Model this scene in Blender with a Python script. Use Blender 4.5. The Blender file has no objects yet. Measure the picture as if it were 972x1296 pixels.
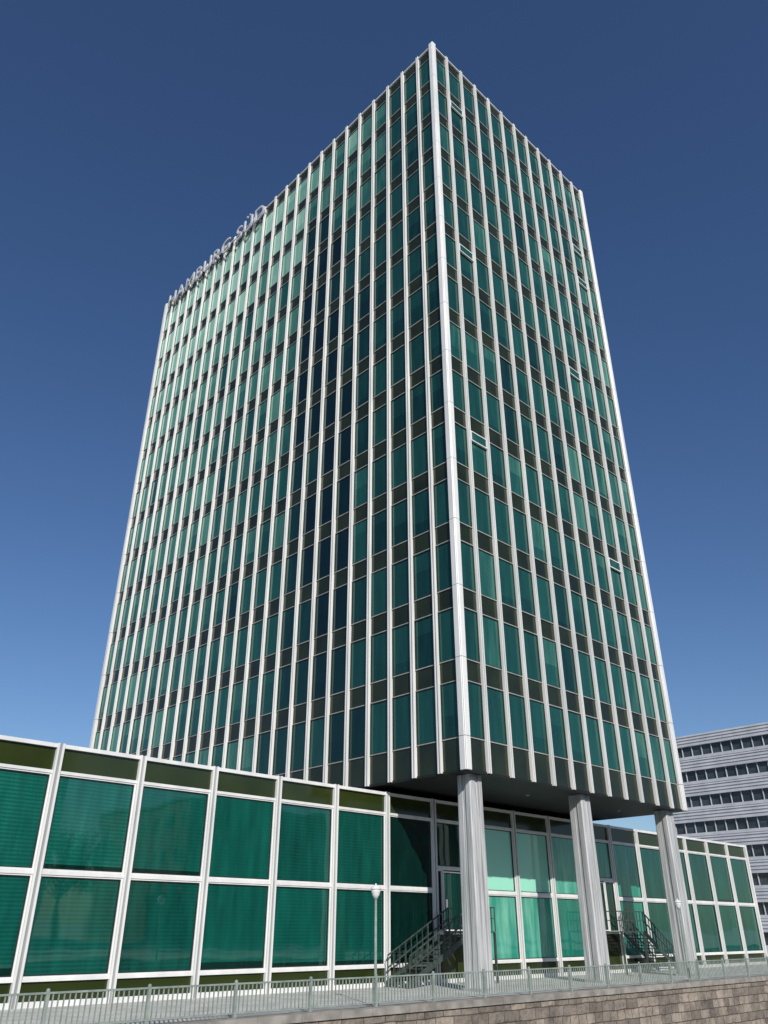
import bpy, bmesh, math, random
from mathutils import Vector, Matrix
random.seed(7)
S=bpy.context.scene
rad=math.radians
S.view_settings.view_transform='Standard'
S.view_settings.look='None'
S.view_settings.exposure=0

# ------------------------------------------------------------------ materials
def newmat(name):
    m=bpy.data.materials.new(name); m.use_nodes=True
    nt=m.node_tree; b=nt.nodes['Principled BSDF']
    return m,nt,b
def N(nt,t,**k):
    n=nt.nodes.new(t)
    for a,v in k.items(): setattr(n,a,v)
    return n
def noise_mat(name,c1,c2,scale=2.0,rough=0.6,metal=0.0,bump=0.0,stretch=(1,1,1),detail=6,lo=.35,hi=.65):
    m,nt,b=newmat(name)
    g=N(nt,'ShaderNodeNewGeometry'); mp=N(nt,'ShaderNodeMapping'); mp.inputs['Scale'].default_value=stretch
    nt.links.new(g.outputs['Position'],mp.inputs['Vector'])
    n=N(nt,'ShaderNodeTexNoise'); n.inputs['Scale'].default_value=scale; n.inputs['Detail'].default_value=detail
    nt.links.new(mp.outputs[0],n.inputs['Vector'])
    r=N(nt,'ShaderNodeValToRGB'); e=r.color_ramp.elements
    e[0].position=lo; e[1].position=hi; e[0].color=(*c1,1); e[1].color=(*c2,1)
    nt.links.new(n.outputs['Fac'],r.inputs['Fac']); nt.links.new(r.outputs['Color'],b.inputs['Base Color'])
    b.inputs['Roughness'].default_value=rough; b.inputs['Metallic'].default_value=metal
    if bump>0:
        bp=N(nt,'ShaderNodeBump'); bp.inputs['Strength'].default_value=bump; bp.inputs['Distance'].default_value=.03
        nt.links.new(n.outputs['Fac'],bp.inputs['Height']); nt.links.new(bp.outputs[0],b.inputs['Normal'])
    return m
def glass_mat(name,stops,slat=0.0,ior=1.6,rough=.03,period=.11,wob=.30,tint=(1,1,1)):
    """coloured pane in front of blinds; attribute R = how far/how bright the blind behind is, with some reflections painted in"""
    m,nt,b=newmat(name); L=nt.links.new
    a=N(nt,'ShaderNodeAttribute',attribute_name='pane'); sp=N(nt,'ShaderNodeSeparateColor')
    L(a.outputs['Color'],sp.inputs['Color'])
    g=N(nt,'ShaderNodeNewGeometry')
    mp=N(nt,'ShaderNodeMapping'); mp.inputs['Scale'].default_value=(2.2,2.2,.35)
    L(g.outputs['Position'],mp.inputs['Vector'])
    n=N(nt,'ShaderNodeTexNoise'); n.inputs['Scale'].default_value=1.3; n.inputs['Detail'].default_value=4
    L(mp.outputs[0],n.inputs['Vector'])
    m1=N(nt,'ShaderNodeMath',operation='MULTIPLY_ADD'); m1.inputs[1].default_value=wob; m1.inputs[2].default_value=-wob/2
    L(n.outputs['Fac'],m1.inputs[0])
    ad=N(nt,'ShaderNodeMath',operation='ADD'); L(sp.outputs[0],ad.inputs[0]); L(m1.outputs[0],ad.inputs[1])
    xyz=N(nt,'ShaderNodeSeparateXYZ'); L(g.outputs['Position'],xyz.inputs[0])
    s=N(nt,'ShaderNodeMath',operation='MULTIPLY'); s.inputs[1].default_value=2*math.pi/period; L(xyz.outputs[2],s.inputs[0])
    si=N(nt,'ShaderNodeMath',operation='SINE'); L(s.outputs[0],si.inputs[0])
    sm=N(nt,'ShaderNodeMath',operation='MULTIPLY'); L(si.outputs[0],sm.inputs[0]); 
    sb=N(nt,'ShaderNodeMath',operation='MULTIPLY'); sb.inputs[1].default_value=slat; L(sp.outputs[2],sb.inputs[0]); L(sb.outputs[0],sm.inputs[1])
    a2=N(nt,'ShaderNodeMath',operation='ADD'); L(ad.outputs[0],a2.inputs[0]); L(sm.outputs[0],a2.inputs[1])
    r=N(nt,'ShaderNodeValToRGB'); cr=r.color_ramp
    cr.elements[0].position=stops[0][0]; cr.elements[0].color=(*stops[0][1],1)
    cr.elements[1].position=stops[-1][0]; cr.elements[1].color=(*stops[-1][1],1)
    for p,c in stops[1:-1]:
        e=cr.elements.new(p); e.color=(*c,1)
    L(a2.outputs[0],r.inputs['Fac']); L(r.outputs['Color'],b.inputs['Base Color'])
    b.inputs['Roughness'].default_value=rough; b.inputs['IOR'].default_value=ior
    b.inputs['Specular Tint'].default_value=(*tint,1)
    n2=N(nt,'ShaderNodeTexNoise'); n2.inputs['Scale'].default_value=.55; n2.inputs['Detail'].default_value=1
    L(g.outputs['Position'],n2.inputs['Vector'])
    bp=N(nt,'ShaderNodeBump'); bp.inputs['Strength'].default_value=.3; bp.inputs['Distance'].default_value=.03
    L(n2.outputs['Fac'],bp.inputs['Height']); L(bp.outputs[0],b.inputs['Normal'])
    return m

M={}
M['alu']=noise_mat('white_aluminium',(.62,.63,.62),(.74,.74,.72),1.5,.38,.0,stretch=(1,1,.2))
M['alu_grey']=noise_mat('grey_aluminium',(.24,.25,.25),(.34,.35,.34),1.5,.45,stretch=(1,1,.2))
M['rail']=noise_mat('anodised_rail',(.26,.27,.24),(.38,.39,.36),1.5,.45)
M['gasket']=noise_mat('dark_frame',(.008,.011,.010),(.02,.024,.02),3,.5)
M['olive']=noise_mat('olive_spandrel_glass',(.010,.015,.004),(.020,.027,.008),.5,.10)
M['olive_pod']=noise_mat('olive_frieze_glass',(.018,.028,.006),(.030,.042,.010),.4,.10)
M['glass']=glass_mat('tower_glass',[(0,(.001,.003,.003)),(.25,(.003,.020,.017)),(.5,(.012,.075,.060)),(.75,(.10,.27,.20)),(1,(.36,.60,.47))],slat=.03,ior=1.7,wob=.24,tint=(.45,.85,.72))
M['glass_pod']=glass_mat('podium_glass',[(0,(.001,.006,.005)),(.25,(.002,.028,.022)),(.5,(.005,.095,.072)),(.75,(.02,.24,.175)),(1,(.30,.70,.54))],slat=.05,ior=1.8,period=.12,wob=.30,tint=(.75,1,.9))
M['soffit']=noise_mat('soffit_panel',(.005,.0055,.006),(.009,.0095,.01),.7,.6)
M['roof']=noise_mat('roof_felt',(.10,.10,.10),(.16,.16,.15),.8,.9)
M['steel']=noise_mat('painted_steel',(.20,.245,.225),(.30,.35,.32),4,.5)
M['stair']=noise_mat('dark_green_steel',(.03,.045,.038),(.06,.08,.07),5,.45)
M['lampglass']=noise_mat('opal_glass',(.72,.73,.70),(.80,.80,.78),5,.3)
M['paving']=noise_mat('paving',(.42,.415,.39),(.58,.57,.53),1.3,.9,bump=.2)
M['white']=noise_mat('letter_metal',(.46,.48,.50),(.56,.57,.58),2,.5)
M['conc']=noise_mat('grey_cladding',(.40,.42,.46),(.50,.52,.56),.6,.6)
M['louvre']=noise_mat('louvre_metal',(.48,.50,.53),(.58,.60,.63),.6,.5)
M['winstrip']=noise_mat('strip_glazing',(.02,.026,.032),(.05,.065,.075),.35,.08,stretch=(1,1,3))
M['brick']=noise_mat('brick_walling',(.17,.08,.055),(.27,.14,.10),.9,.9)
M['plaster']=noise_mat('light_walling',(.38,.36,.31),(.5,.47,.42),.6,.9)
M['bark']=noise_mat('bark',(.05,.035,.025),(.11,.085,.06),6,.95,stretch=(1,1,.2))
M['leaf']=noise_mat('leaves',(.030,.065,.015),(.075,.13,.03),1.1,.6)

def column_mat():
    m,nt,b=newmat('column_cladding'); L=nt.links.new
    g=N(nt,'ShaderNodeNewGeometry'); mp=N(nt,'ShaderNodeMapping'); mp.inputs['Scale'].default_value=(9,9,.22)
    L(g.outputs['Position'],mp.inputs['Vector'])
    n=N(nt,'ShaderNodeTexNoise'); n.inputs['Scale'].default_value=1.6; n.inputs['Detail'].default_value=8; n.inputs['Roughness'].default_value=.7
    L(mp.outputs[0],n.inputs['Vector'])
    r=N(nt,'ShaderNodeValToRGB'); e=r.color_ramp.elements
    e[0].position=.36; e[0].color=(.25,.26,.26,1); e[1].position=.60; e[1].color=(.54,.55,.55,1)
    L(n.outputs['Fac'],r.inputs['Fac']); L(r.outputs['Color'],b.inputs['Base Color'])
    b.inputs['Roughness'].default_value=.45
    return m
M['column']=column_mat()

def stone_mat():
    m,nt,b=newmat('coursed_sandstone'); L=nt.links.new
    g=N(nt,'ShaderNodeNewGeometry'); s=N(nt,'ShaderNodeSeparateXYZ'); L(g.outputs['Position'],s.inputs[0])
    ad=N(nt,'ShaderNodeMath',operation='ADD'); L(s.outputs[0],ad.inputs[0]); L(s.outputs[1],ad.inputs[1])
    c=N(nt,'ShaderNodeCombineXYZ'); L(ad.outputs[0],c.inputs[0]); L(s.outputs[2],c.inputs[1])
    dn=N(nt,'ShaderNodeTexNoise'); dn.inputs['Scale'].default_value=1.6; L(g.outputs['Position'],dn.inputs['Vector'])
    vm=N(nt,'ShaderNodeVectorMath',operation='MULTIPLY_ADD'); vm.inputs[1].default_value=(.14,.09,0)
    L(dn.outputs['Color'],vm.inputs[0]); L(c.outputs[0],vm.inputs[2])
    br=N(nt,'ShaderNodeTexBrick'); br.offset=.43; br.squash=.62; br.squash_frequency=3
    br.inputs['Scale'].default_value=1; br.inputs['Brick Width'].default_value=.86; br.inputs['Row Height'].default_value=.34
    br.inputs['Mortar Size'].default_value=.016; br.inputs['Mortar Smooth'].default_value=.3; br.inputs['Bias'].default_value=-.1
    br.inputs['Color1'].default_value=(.36,.325,.28,1); br.inputs['Color2'].default_value=(.17,.155,.14,1); br.inputs['Mortar'].default_value=(.10,.095,.085,1)
    L(vm.outputs[0],br.inputs['Vector'])
    n=N(nt,'ShaderNodeTexNoise'); n.inputs['Scale'].default_value=1.3; n.inputs['Detail'].default_value=9; n.inputs['Roughness'].default_value=.75
    L(g.outputs['Position'],n.inputs['Vector'])
    r=N(nt,'ShaderNodeValToRGB'); e=r.color_ramp.elements; e[0].position=.35; e[0].color=(.45,.43,.42,1); e[1].position=.65; e[1].color=(1.2,1.12,1.05,1)
    L(n.outputs['Fac'],r.inputs['Fac'])
    mx=N(nt,'ShaderNodeMix',data_type='RGBA',blend_type='MULTIPLY'); mx.inputs['Factor'].default_value=1
    L(br.outputs['Color'],mx.inputs['A']); L(r.outputs['Color'],mx.inputs['B']); L(mx.outputs['Result'],b.inputs['Base Color'])
    b.inputs['Roughness'].default_value=.9
    n3=N(nt,'ShaderNodeTexNoise'); n3.inputs['Scale'].default_value=7; n3.inputs['Detail'].default_value=6; L(g.outputs['Position'],n3.inputs['Vector'])
    h=N(nt,'ShaderNodeMath',operation='SUBTRACT'); L(n3.outputs['Fac'],h.inputs[0]); L(br.outputs['Fac'],h.inputs[1])
    bp=N(nt,'ShaderNodeBump'); bp.inputs['Strength'].default_value=.9; bp.inputs['Distance'].default_value=.06
    L(h.outputs[0],bp.inputs['Height']); L(bp.outputs[0],b.inputs['Normal'])
    return m
M['stone']=stone_mat()
M['coping']=noise_mat('coping_stone',(.20,.185,.165),(.34,.32,.29),2.2,.9,bump=.3)
m,nt,b=newmat('canal_water'); b.inputs['Base Color'].default_value=(.012,.022,.018,1); b.inputs['Roughness'].default_value=.06
n=N(nt,'ShaderNodeTexNoise'); n.inputs['Scale'].default_value=1.5; n.inputs['Detail'].default_value=5
g=N(nt,'ShaderNodeNewGeometry'); nt.links.new(g.outputs['Position'],n.inputs['Vector'])
bp=N(nt,'ShaderNodeBump'); bp.inputs['Strength'].default_value=.5; bp.inputs['Distance'].default_value=.08
nt.links.new(n.outputs['Fac'],bp.inputs['Height']); nt.links.new(bp.outputs[0],b.inputs['Normal']); M['water']=m

# ------------------------------------------------------------------ mesh builder
class MB:
    def __init__(s): s.v=[];s.f=[];s.m=[];s.c=[];s.mats=[]
    def mi(s,m):
        if m not in s.mats: s.mats.append(m)
        return s.mats.index(m)
    def face(s,pts,m,col=(0,0,0)):
        i=len(s.v); s.v+=[tuple(p) for p in pts]; s.f.append(tuple(range(i,i+len(pts)))); s.m.append(s.mi(m)); s.c.append(col)
    def box(s,x0,x1,y0,y1,z0,z1,m,col=(0,0,0)):
        if x0>x1:x0,x1=x1,x0
        if y0>y1:y0,y1=y1,y0
        if z0>z1:z0,z1=z1,z0
        i=len(s.v)
        s.v+=[(x0,y0,z0),(x1,y0,z0),(x1,y1,z0),(x0,y1,z0),(x0,y0,z1),(x1,y0,z1),(x1,y1,z1),(x0,y1,z1)]
        k=s.mi(m)
        for f in ((0,3,2,1),(4,5,6,7),(0,1,5,4),(1,2,6,5),(2,3,7,6),(3,0,4,7)):
            s.f.append(tuple(i+a for a in f)); s.m.append(k); s.c.append(col)
    def beam(s,p,q,w,m,h=None):
        p=Vector(p);q=Vector(q);d=(q-p).normalized(); h=h or w
        up=Vector((0,0,1)) if abs(d.z)<.95 else Vector((1,0,0))
        a=d.cross(up).normalized(); b=a.cross(d).normalized(); a*=w/2;b*=h/2
        P=[p-a-b,p+a-b,p+a+b,p-a+b,q-a-b,q+a-b,q+a+b,q-a+b]
        i=len(s.v); s.v+=[tuple(x) for x in P]; k=s.mi(m)
        for f in ((0,1,2,3),(7,6,5,4),(0,4,5,1),(1,5,6,2),(2,6,7,3),(3,7,4,0)):
            s.f.append(tuple(i+a_ for a_ in f)); s.m.append(k); s.c.append((0,0,0))
    def lathe(s,cx,cy,prof,m,n=16):
        k=s.mi(m); i=len(s.v)
        for z,r in prof:
            for j in range(n):
                a=2*math.pi*j/n; s.v.append((cx+r*math.cos(a),cy+r*math.sin(a),z))
        for a in range(len(prof)-1):
            for j in range(n):
                j2=(j+1)%n
                s.f.append((i+a*n+j,i+a*n+j2,i+(a+1)*n+j2,i+(a+1)*n+j)); s.m.append(k); s.c.append((0,0,0))
        s.f.append(tuple(i+j for j in range(n))[::-1]); s.m.append(k); s.c.append((0,0,0))
        t=i+(len(prof)-1)*n
        s.f.append(tuple(t+j for j in range(n))); s.m.append(k); s.c.append((0,0,0))
    def obj(s,name,parent=None,col=False,smooth=False):
        me=bpy.data.meshes.new(name); me.from_pydata(s.v,[],s.f)
        for m in s.mats: me.materials.append(M[m])
        me.polygons.foreach_set('material_index',s.m)
        if col:
            at=me.color_attributes.new('pane','FLOAT_COLOR','CORNER'); buf=[]
            for f,c in zip(s.f,s.c):
                for _ in f: buf+=[c[0],c[1],c[2],1]
            at.data.foreach_set('color',buf)
        if smooth: me.polygons.foreach_set('use_smooth',[True]*len(s.f))
        me.update()
        o=bpy.data.objects.new(name,me); S.collection.objects.link(o)
        if parent: o.parent=parent
        return o
def empty(name,loc=(0,0,0)):
    o=bpy.data.objects.new(name,None); S.collection.objects.link(o); return o

class Fac:
    def __init__(s,mb,side,x0,x1,y0,y1): s.mb=mb;s.side=side;s.r=(x0,x1,y0,y1)
    def P(s,u,d,z):
        x0,x1,y0,y1=s.r
        return {'S':(x0+u,y0-d,z),'W':(x0-d,y0+u,z),'N':(x0+u,y1+d,z),'E':(x1+d,y0+u,z)}[s.side]
    def box(s,u0,u1,d0,d1,z0,z1,m,col=(0,0,0)):
        a=s.P(u0,d0,z0); b=s.P(u1,d1,z1); s.mb.box(a[0],b[0],a[1],b[1],a[2],b[2],m,col)
    def quad(s,u0,u1,d,z0,z1,m,col=(0,0,0),tilt=0,sw=0):
        p=[s.P(u0,d,z0),s.P(u1,d+sw,z0),s.P(u1,d+sw+tilt,z1),s.P(u0,d+tilt,z1)]
        if s.side in 'WN': p=p[::-1]
        s.mb.face(p,m,col)

# ------------------------------------------------------------------ tower
TX0,TX1,TY0,TY1=26.23,45.27,22.42,59.97
ZB,ZT=6.04,56.5
Z0=7.42; FH=(ZT-Z0)/14; SPH=1.0
tower=empty('office_tower')
frames=MB(); panes=MB(); trim=MB()
def level(side,i,k,n):
    r=random.random(); j=random.random()-.5
    if side=='W':
        if i<4: b=.36+(.06 if k>11 else 0)
        elif i<9:
            b=.36+.02*max(0,k-8)
            c=5.0+.25*k      # dark reflected streak, painted into the pane tone of these bays
            if abs(i-c)<1.6 and k<12: b=.07 if k>1 else .16
            elif k<9: b=.28
            if r>.90: b+=.2
        else:
            b=.46+.030*max(0,k-4)+.012*(i-9)
            if r<.07: b-=.18
            elif r>.85: b+=.10
        if k>=11 and i>=3: b+=.15
        return max(.02,b+.06*j)
    if side=='S':
        b=.38+.016*i
        if r<.04: b-=.14
        if r>.93: b+=.12
        return b+.05*j
    return .38+.12*j
CW=.42
GD=-.175  # glass plane behind the fin noses
HW=.095   # half mullion width
for side,n in (('S',12),('W',24),('N',12),('E',24)):
    F=Fac(frames,side,TX0,TX1,TY0,TY1); G=Fac(panes,side,TX0,TX1,TY0,TY1)
    Ltot=(TX1-TX0) if side in 'SN' else (TY1-TY0)
    bw=Ltot/n
    for i in range(1,n):
        u=i*bw
        F.box(u-HW,u-.045,GD-.04,.0,ZB-.02,ZT+.26,'alu')
        F.box(u+.045,u+HW,GD-.04,.0,ZB-.02,ZT+.26,'alu')
        F.box(u-.045,u+.045,GD-.04,-.04,ZB-.01,ZT+.24,'alu_grey')
    for i in range(n):
        ua=i*bw+(HW if i else CW); ub=(i+1)*bw-(HW if i<n-1 else CW)
        rows=[(ZB,Z0)]+[(Z0+k*FH+FH-SPH,Z0+(k+1)*FH) for k in range(14)]
        for a,b_ in rows:
            G.quad(ua,ub,GD+.01+random.uniform(-.003,.003),a,b_,'olive',tilt=random.uniform(-.006,.006))
            F.box(ua,ub,GD-.04,GD+.055,b_-.02,b_+.025,'rail')
            F.box(ua,ub,GD-.04,GD+.05,a-.02,a+.022,'rail')
        for k in range(14):
            z0=Z0+k*FH+.025; z1=Z0+k*FH+FH-SPH-.02
            g=.04
            F.box(ua,ua+g,GD-.04,GD+.035,z0,z1,'gasket'); F.box(ub-g,ub,GD-.04,GD+.035,z0,z1,'gasket')
            F.box(ua+g,ub-g,GD-.04,GD+.033,z0,z0+g,'gasket'); F.box(ua+g,ub-g,GD-.04,GD+.033,z1-g,z1,'gasket')
            lv=level(side,i,k,n); t=random.uniform(-.010,.010); sw=random.uniform(-.005,.005)
            fr=1 if random.random()<.6 else random.uniform(.25,.9)
            zs=z1-(z1-z0)*fr
            sl=1 if random.random()<.5 else .0
            uu0,uu1=ua+g,ub-g
            if fr<1:
                G.quad(uu0,uu1,GD,z0,zs,'glass',(max(0,lv-.07),0,0),tilt=t*(1-fr),sw=sw)
            G.quad(uu0,uu1,GD+(t*(1-fr)),zs,z1,'glass',(lv,0,sl),tilt=t*fr,sw=sw)
    F.box(CW,Ltot-CW,GD-.04,-.05,ZT+.036,ZT+.12,'alu')
for sx,sy in ((0,0),(1,0),(0,1),(1,1)):
    xa=TX0-.04 if not sx else TX1-.38; ya=TY0-.04 if not sy else TY1-.38
    zz=[ZB-.03,Z0]+[Z0+k*FH for k in range(1,15)]
    zz[-1]=ZT+.28
    for a,b_ in zip(zz[:-1],zz[1:]):
        x1_=xa+.42;y1_=ya+.42; ch=.07
        P=[(xa+ch,ya),(x1_-ch,ya),(x1_,ya+ch),(x1_,y1_-ch),(x1_-ch,y1_),(xa+ch,y1_),(xa,y1_-ch),(xa,ya+ch)]
        lo=[(*p,a+.012) for p in P]; hi=[(*p,b_-.012) for p in P]
        for j in range(8):
            trim.face([lo[j],lo[(j+1)%8],hi[(j+1)%8],hi[j]],'alu')
        trim.face(hi,'alu'); trim.face(lo[::-1],'alu')
    trim.box(xa+.03,xa+.39,ya+.03,ya+.39,ZB,ZT+.2,'gasket')
trim.box(TX0+.34,TX1-.34,TY0+.34,TY1-.34,ZB+.06,ZT-.1,'gasket')
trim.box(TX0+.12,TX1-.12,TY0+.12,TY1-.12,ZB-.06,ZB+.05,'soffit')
trim.box(TX0+.27,TX1-.27,TY0+.27,TY1-.27,ZT-.08,ZT+.02,'roof')
trim.box(TX0+6,TX1-6,TY0+8,TY1-8,ZT+.03,ZT+1.6,'alu_grey')
for x in range(4):
    trim.lathe(29.5+4.2*x,24.9,[(ZB-.10,.09),(ZB-.055,.11)],'alu_grey',12)
frames.obj('curtain_wall_frame',tower); panes.obj('window_panes',tower,col=True); trim.obj('corners_soffit_roof',tower)
vents=MB()
def vent(side,i,k):
    F=Fac(vents,side,TX0,TX1,TY0,TY1); n=12 if side=='S' else 24
    bw=((TX1-TX0) if side=='S' else (TY1-TY0))/n
    ua,ub=i*bw+.13,(i+1)*bw-.13; z1=Z0+k*FH+FH-SPH-.05; z0=z1-.62
    for (a,b_,c,d) in ((ua,ub,z0,z0+.06),(ua,ub,z1-.06,z1),(ua,ua+.06,z0+.06,z1-.06),(ub-.06,ub,z0+.06,z1-.06)):
        F.box(a,b_,-.135,-.02,c,d,'alu')
    F.quad(ua+.06,ub-.06,-.06,z0+.06,z1-.06,'glass',(.5,0,0),tilt=.0)
for s_ in (('S',1,4),('S',1,8),('S',1,12),('S',9,3),('S',8,7),('S',10,10),('S',10,11)): vent(*s_)
vents.obj('vent_windows',tower,col=True)
colm=MB()
def column(cx,cy,zb=-2.06,zt=ZB-.06):
    def ring(h,z):
        g=.05; n=.10
        pts=[]
        q=[(-h,-h+.06),(-h+.06,-h),(-n,-h),(-n,-h+g),(n,-h+g),(n,-h),(h-.06,-h)]
        for r in range(4):
            for (x,y) in q[1:]:
                for _ in range(r): x,y=-y,x
                pts.append((cx+x,cy+y,z))
            x,y=(h,-h+.06)
            for _ in range(r): x,y=-y,x
            pts.append((cx+x,cy+y,z))
        return pts
    segs=[(zb,.43),((zb+zt)/2,.42),(zt,.395)]
    for (a,ha),(b_,hb) in zip(segs[:-1],segs[1:]):
        A=ring(ha,a);B=ring(hb,b_);n=len(A)
        for j in range(n): colm.face([A[j],A[(j+1)%n],B[(j+1)%n],B[j]],'column')
    colm.box(cx-.47,cx+.47,cy-.47,cy+.47,zb,zb+.10,'alu_grey')
for cx in (27.43,35.80,44.15): column(cx,23.32)
colm.obj('ground_columns',tower)
# roof lettering
cu=bpy.data.curves.new('roof_letters','FONT'); cu.body='HAMBURG S\u00dcD'; cu.extrude=.06; cu.size=2.0; cu.offset=-.006; cu.space_character=1.1
to=bpy.data.objects.new('tmp',cu); S.collection.objects.link(to)
dg=bpy.context.evaluated_depsgraph_get(); me=bpy.data.meshes.new_from_object(to.evaluated_get(dg)); bpy.data.objects.remove(to)
xs=[v.co.x for v in me.vertices]
w=max(xs)-min(xs); sx=16.2/w; mn=min(xs)
for v in me.vertices:
    x,y,z=v.co; v.co=(TX0-.26-z, 58.6-(x-mn)*sx, ZT-1.2+y*1.12)
me.materials.clear(); me.materials.append(M['white'])
lo=bpy.data.objects.new('roof_letters',me); S.collection.objects.link(lo); lo.parent=tower
br=MB()
for k in range(17):
    br.beam((TX0-.20,42.6+k*.96,ZT-.6),(TX0+.1,42.6+k*.96,ZT-.6),.05,'alu_grey')
br.beam((TX0-.16,42.4,ZT-.6),(TX0-.16,58.6,ZT-.6),.05,'alu_grey')
br.obj('letter_brackets',tower)

# ------------------------------------------------------------------ podium
PY=27.68; PT=5.67; GZ=-2.06
pod=empty('low_office_wing')
pf=MB(); pp=MB(); pt=MB()
J0,J1=-16,11; PB=3.11
XA=29.75+PB*J0; XB=29.75+PB*J1
def wing(side,x0,x1,y0,y1,n,jstart,lvf):
    F=Fac(pf,side,x0,x1,y0,y1); G=Fac(pp,side,x0,x1,y0,y1)
    Lt=(x1-x0) if side in 'SN' else (y1-y0); bw=Lt/n
    for i in range(n+1):
        u=i*bw
        F.box(u-.125,u-.05,-.12,.08,GZ,PT+.02,'alu'); F.box(u+.05,u+.125,-.12,.08,GZ,PT+.02,'alu')
        F.box(u-.05,u+.05,-.12,.035,GZ,PT+.01,'alu_grey')
    for i in range(n):
        j=i+jstart; ua=i*bw+.125; ub=(i+1)*bw-.125
        door=(side=='S' and j in (0,4))
        F.box(ua,ub,-.12,.05,PT-.13,PT,'alu')
        F.box(ua,ub,-.12,.02,4.70,4.80,'alu')
        G.quad(ua,ub,-.06,4.80,PT-.13,'olive_pod',tilt=random.uniform(-.008,.008))
        F.box(ua,ub,-.12,.03,GZ,GZ+.16,'alu')
        def win(a,b_,z0,z1,lv,sl=1):
            g=.05
            F.box(a,a+g,-.12,-.01,z0,z1,'alu'); F.box(b_-g,b_,-.12,-.01,z0,z1,'alu')
            F.box(a+g,b_-g,-.12,-.012,z0,z0+g,'alu'); F.box(a+g,b_-g,-.12,-.012,z1-g,z1,'alu')
            a+=g;b_-=g;z0+=g;z1-=g;g=.035
            F.box(a,a+g,-.12,-.04,z0,z1,'gasket'); F.box(b_-g,b_,-.12,-.04,z0,z1,'gasket')
            F.box(a+g,b_-g,-.12,-.042,z0,z0+g,'gasket'); F.box(a+g,b_-g,-.12,-.042,z1-g,z1,'gasket')
            t=random.uniform(-.014,.014); sw=random.uniform(-.012,.012)
            if lv<.2 or not sl:
                G.quad(a+g,b_-g,-.08,z0+g,z1-g,'glass_pod',(lv,0,sl),tilt=t,sw=sw)
            else:
                hh=random.choice([0,0,.12,.2])
                zs=z0+g+hh
                if hh: G.quad(a+g,b_-g,-.08,z0+g,zs,'glass_pod',(.15,0,0),sw=sw)
                G.quad(a+g,b_-g,-.08,zs,z1-g,'glass_pod',(lv,0,sl),tilt=t,sw=sw)
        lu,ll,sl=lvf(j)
        if not door:
            F.box(ua,ub,-.12,.02,1.60,1.72,'alu'); F.box(ua,ub,-.12,.02,-1.38,-1.28,'alu')
            G.quad(ua,ub,-.06,GZ+.16,-1.38,'olive_pod',tilt=random.uniform(-.006,.006))
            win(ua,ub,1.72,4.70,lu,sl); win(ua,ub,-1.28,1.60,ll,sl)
        else:
            d0=ua+.45; d1=d0+1.35
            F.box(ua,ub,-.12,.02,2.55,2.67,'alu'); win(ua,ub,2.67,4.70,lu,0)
            F.box(d0-.08,d0,-.12,.04,-.05,2.55,'alu'); F.box(d1,d1+.08,-.12,.04,-.05,2.55,'alu')
            win(ua,d0-.08,-.05,2.55,.1,0); win(d1+.08,ub,-.05,2.55,.2,0)
            win(d0,d1,0,2.5,.25,0)
            F.box(d0+.12,d0+.17,0,.07,.9,1.3,'alu_grey')
            F.box(ua,ub,-.12,.02,-.15,-.05,'alu')
            G.quad(ua,ub,-.06,GZ+.16,-.15,'olive_pod')
def lvS(j):
    r=random.random()
    if j<-1: return (.44+.10*(r-.5),.42+.10*(random.random()-.5),random.choice([.25,.6,1]))
    if j==-1: return (.16,.12,0)
    if j==0: return (.12,.1,0)
    if j in (1,2): return (1.05,.80,0)  # panes under the tower toned paler, reflected light painted into their colour
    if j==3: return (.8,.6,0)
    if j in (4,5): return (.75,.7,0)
    if j<9: return (.34,.40,0)
    return (.38,.42,.5)
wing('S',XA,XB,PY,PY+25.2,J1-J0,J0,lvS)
wing('E',XA,XB,PY,PY+25.2,8,100,lambda j:(.42,.45,1))
wing('W',XA,XB,PY,PY+25.2,8,100,lambda j:(.42,.45,1))
pt.box(XA+.13,XB-.13,PY+.13,PY+25.07,GZ,PT-.14,'gasket')
pt.box(XA+.125,XB-.125,PY+.125,PY+25.07,PT-.14,PT-.02,'roof')
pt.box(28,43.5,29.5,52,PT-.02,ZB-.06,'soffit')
pf.obj('frame',pod); pp.obj('panes',pod,col=True); pt.obj('body_and_roof',pod)

# ------------------------------------------------------------------ stairs
def stair(xtop,xbot,xland):
    s=empty('steel_staircase'); b=MB(); y0,y1=26.0,27.3
    n=11; dx=(xbot-xtop)/n; dz=(0-GZ)/(n+1)
    b.box(min(xtop,xland),max(xtop,xland),y0,PY-.1,-.08,-.02,'stair')
    for i in range(n):
        x=xtop+dx*i; z=-.02-dz*(i+1)
        b.box(x,x+dx*1.05,y0+.05,y1-.05,z-.04,z,'stair')
    for y in (y0,y1):
        b.beam((xtop,y,-.1),(xbot+dx*.4,y,GZ+.08),.05,'stair',.22)
    for y in (y0,y1):
        for hgt in (.95,.5):
            b.beam((xtop,y,hgt),(xbot,y,GZ+.2+hgt),.05,'stair')
        for i in range(0,n+1):
            x=xtop+dx*i; z=-.02-(GZ*-1-.18)*(i/n)
            b.beam((x,y,z),(x,y,z+.95),.035 if i%4 else .055,'stair')
    b.beam((xtop,y0,.95),(xland,y0,.95),.05,'stair'); b.beam((xtop,y0,.5),(xland,y0,.5),.04,'stair')
    b.beam((xland,y0,.95),(xland,PY-.15,.95),.05,'stair')
    b.beam((xland,y0,.5),(xland,PY-.15,.5),.04,'stair')
    for i in range(8):
        x=xtop+(xland-xtop)*i/7; b.beam((x,y0,-.02),(x,y0,.95),.035,'stair')
    for x in (xtop,xland):
        b.beam((x,y0+.06,GZ),(x,y0+.06,-.08),.09,'stair')
    b.obj('steps_and_handrails',s)
stair(30.2,26.3,31.9)
stair(45.0,48.1,42.7)

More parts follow.
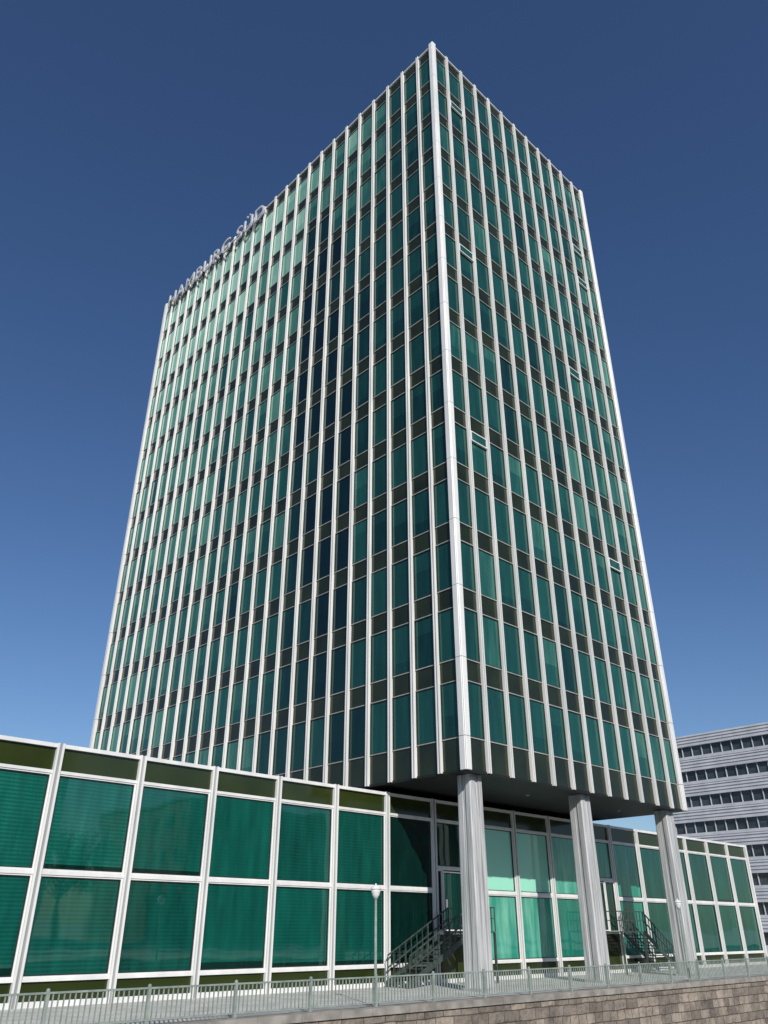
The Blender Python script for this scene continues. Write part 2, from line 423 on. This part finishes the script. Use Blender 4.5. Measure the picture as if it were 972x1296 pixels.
# ------------------------------------------------------------------ ground, canal, wall, railing
g=MB()
prof=[(-3000,-1.72),(3.5,-1.72),(3.5,-6.5),(20.3,-6.5),(20.3,GZ),(4000,GZ)]
for (ya,za),(yb,zb) in zip(prof[:-1],prof[1:]):
    g.face([(-3000,ya,za),(4000,ya,za),(4000,yb,zb),(-3000,yb,zb)],'paving')
g.obj('ground')
wt=MB(); wt.face([(-400,3.5,-5.2),(500,3.5,-5.2),(500,20.2,-5.2),(-400,20.2,-5.2)],'water'); wt.obj('canal_water')
RY=20.45
qw=MB(); qw.box(-60,200,RY-.28,RY+.2,-6.4,GZ-.16,'stone')
x=-60
while x<200:
    L_=random.uniform(1.1,1.6); qw.box(x+.006,x+L_-.006,RY-.34,RY+.26,GZ-.16,GZ+.035+random.uniform(-.008,.008),'coping'); x+=L_
qw.obj('stone_quay_wall')
rl=MB(); RT=-1.25; RB=GZ+.16
X0,X1=8.96-2.56*13,140
px=X0
while px<X1:
    rl.box(px-.04,px+.04,RY-.04,RY+.04,GZ+.03,RT+.03,'steel')
    rl.lathe(px,RY,[(RT+.03,.045),(RT+.07,.045),(RT+.09,.02)],'steel',8)
    nx=px+2.56
    k=18
    for i in range(1,k+1):
        xx=px+2.56*i/(k+1); rl.box(xx-.014,xx+.014,RY-.014,RY+.014,RB,RT-.02,'steel')
    px=nx
rl.box(X0,X1,RY-.03,RY+.03,RT-.02,RT+.02,'steel')
rl.box(X0,X1,RY-.02,RY+.02,RB-.03,RB,'steel')
rl.obj('quay_railing')
def lamp(x,y):
    e=empty('street_lamp'); b=MB()
    z=GZ
    b.lathe(x,y,[(z,.12),(z+.04,.12),(z+.06,.075),(z+.75,.07),(z+.8,.045),(z+2.95,.04),(z+2.98,.06),(z+3.02,.075)],'steel',14)
    b.lathe(x,y,[(z+3.02,.07),(z+3.08,.11),(z+3.2,.15),(z+3.27,.155)],'lampglass',18)
    b.lathe(x,y,[(z+3.272,.18),(z+3.29,.18),(z+3.35,.12),(z+3.40,.03),(z+3.44,.02)],'alu',18)
    b.obj('pole_and_lantern',e)
lamp(19.65,20.95); lamp(39.7,20.95)

# ------------------------------------------------------------------ other buildings
def strip_office(name,x0,x1,y0,y1,zb,zt,floors):
    e=empty(name); a=MB()
    a.box(x0+.5,x1-.5,y0+.5,y1-.5,zb,zt-.3,'winstrip')
    fh=(zt-zb)/floors
    for k in range(floors):
        z=zb+k*fh
        a.box(x0,x1,y0,y1,z+.55*fh,z+fh,'conc')
        for q in range(3):
            a.box(x0-.12,x1+.12,y0-.12,y1+.12,z+fh-.25-q*.42,z+fh-.15-q*.42,'louvre')
        a.box(x0-.06,x1+.06,y0-.06,y1+.06,z+.01,z+.42,'conc')
        y=y0+.3
        while y<y1:
            a.box(x0+.3,x0+.45,y,y+.1,z+.43,z+.54*fh,'conc'); y+=1.5
    a.obj('bands_and_glazing',e)
strip_office('banded_office_block',115,140,20,62,GZ,25.7,8)
def block(name,x0,x1,y0,y1,zb,zt,mat,fl,bay=3.0):
    e=empty(name); a=MB(); a.box(x0,x1,y0,y1,zb,zt,mat)
    a.box(x0-.3,x1+.3,y0-.3,y1+.3,zt,zt+.4,'coping')
    fh=(zt-zb)/fl
    for side in 'SWNE':
        F=Fac(a,side,x0,x1,y0,y1); L_=(x1-x0) if side in 'SN' else (y1-y0); n=int(L_/bay)
        for i in range(n):
            for k in range(fl):
                u=(i+.5)*L_/n; z=zb+k*fh+.9
                F.box(u-.65,u+.65,-.05,.03,z,z+1.9,'winstrip'); F.box(u-.75,u+.75,-.05,.12,z-.12,z-.003,'coping')
    a.obj('walls_and_windows',e)
block('brick_warehouse',-60,-12,-75,-50,-1.72,18,'brick',5)
block('plaster_office_building',-2,45,-80,-52,-1.72,22,'plaster',6)
block('brick_warehouse',60,110,-70,-45,-1.72,16,'brick',4)
block('brick_warehouse',-110,-80,30,90,GZ,24,'brick',6)

def tree(x,y,zb,h,seed):
    R=random.Random(seed); e=empty('linden_tree'); t=MB()
    t.lathe(x,y,[(zb,.32),(zb+.4,.24),(zb+h*.35,.18),(zb+h*.7,.08)],'bark',10)
    cl=[]
    for i in range(14):
        a=R.uniform(0,6.28); r=R.uniform(.15,.36)*h; z=zb+h*R.uniform(.42,.92)
        r*=1.15-.8*abs((z-zb)/h-.62)
        p=(x+r*math.cos(a),y+r*math.sin(a),z); cl.append((p,R.uniform(.09,.16)*h))
        t.beam((x,y,zb+h*R.uniform(.28,.5)),p,.09,'bark')
    cl.append(((x,y,zb+h*.75),h*.2)); t.obj('trunk_and_limbs',e)
    l=MB()
    for c,r in cl:
        for _ in range(260):
            d=Vector((R.gauss(0,1),R.gauss(0,1),R.gauss(0,1))).normalized()*r*R.uniform(.5,1.08)
            p=Vector(c)+d; a=Vector((R.gauss(0,1),R.gauss(0,1),R.gauss(0,1))).normalized(); b_=a.cross(d).normalized()
            s=R.uniform(.10,.2)
            l.face([p-a*s,p-b_*s*.6,p+a*s,p+b_*s*.6],'leaf')
    l.obj('crown',e)
for i,(x,y) in enumerate(((-16,-18),(-4,-26),(8,-24),(20,-20),(34,-22),(48,-18))): tree(x,y,-1.72,9+i%3*1.4,i)

# ------------------------------------------------------------------ light, sky, camera
EL=31; hx,hy=-.48,-.877
w=bpy.data.worlds.new('World'); S.world=w; w.use_nodes=True; nt=w.node_tree
bg=nt.nodes['Background']; sk=nt.nodes.new('ShaderNodeTexSky'); sk.sky_type='NISHITA'; sk.sun_disc=False
sk.sun_elevation=rad(EL); sk.sun_rotation=math.atan2(hx,hy)
sk.air_density=1.0; sk.dust_density=.6; sk.ozone_density=3.6; sk.altitude=50
hs=nt.nodes.new('ShaderNodeHueSaturation'); hs.inputs['Saturation'].default_value=1.13; hs.inputs['Hue'].default_value=.507
bg.inputs['Strength'].default_value=.094
nt.links.new(sk.outputs[0],hs.inputs['Color']); nt.links.new(hs.outputs[0],bg.inputs['Color'])
sl=bpy.data.lights.new('sun','SUN'); sl.energy=4.4; sl.angle=rad(.5); sl.color=(1,.955,.89)
so=bpy.data.objects.new('sun',sl); S.collection.objects.link(so)
d=Vector((hx*math.cos(rad(EL)),hy*math.cos(rad(EL)),math.sin(rad(EL))))
so.rotation_euler=d.to_track_quat('Z','Y').to_euler()
cam=bpy.data.cameras.new('camera'); co=bpy.data.objects.new('camera',cam); S.collection.objects.link(co)
cam.sensor_fit='VERTICAL'; cam.sensor_height=36; cam.sensor_width=27; cam.lens=997/1296*36; cam.clip_end=8000
co.location=(0,0,0); co.rotation_euler=(rad(90+28),0,rad(46.3-90))
S.camera=co
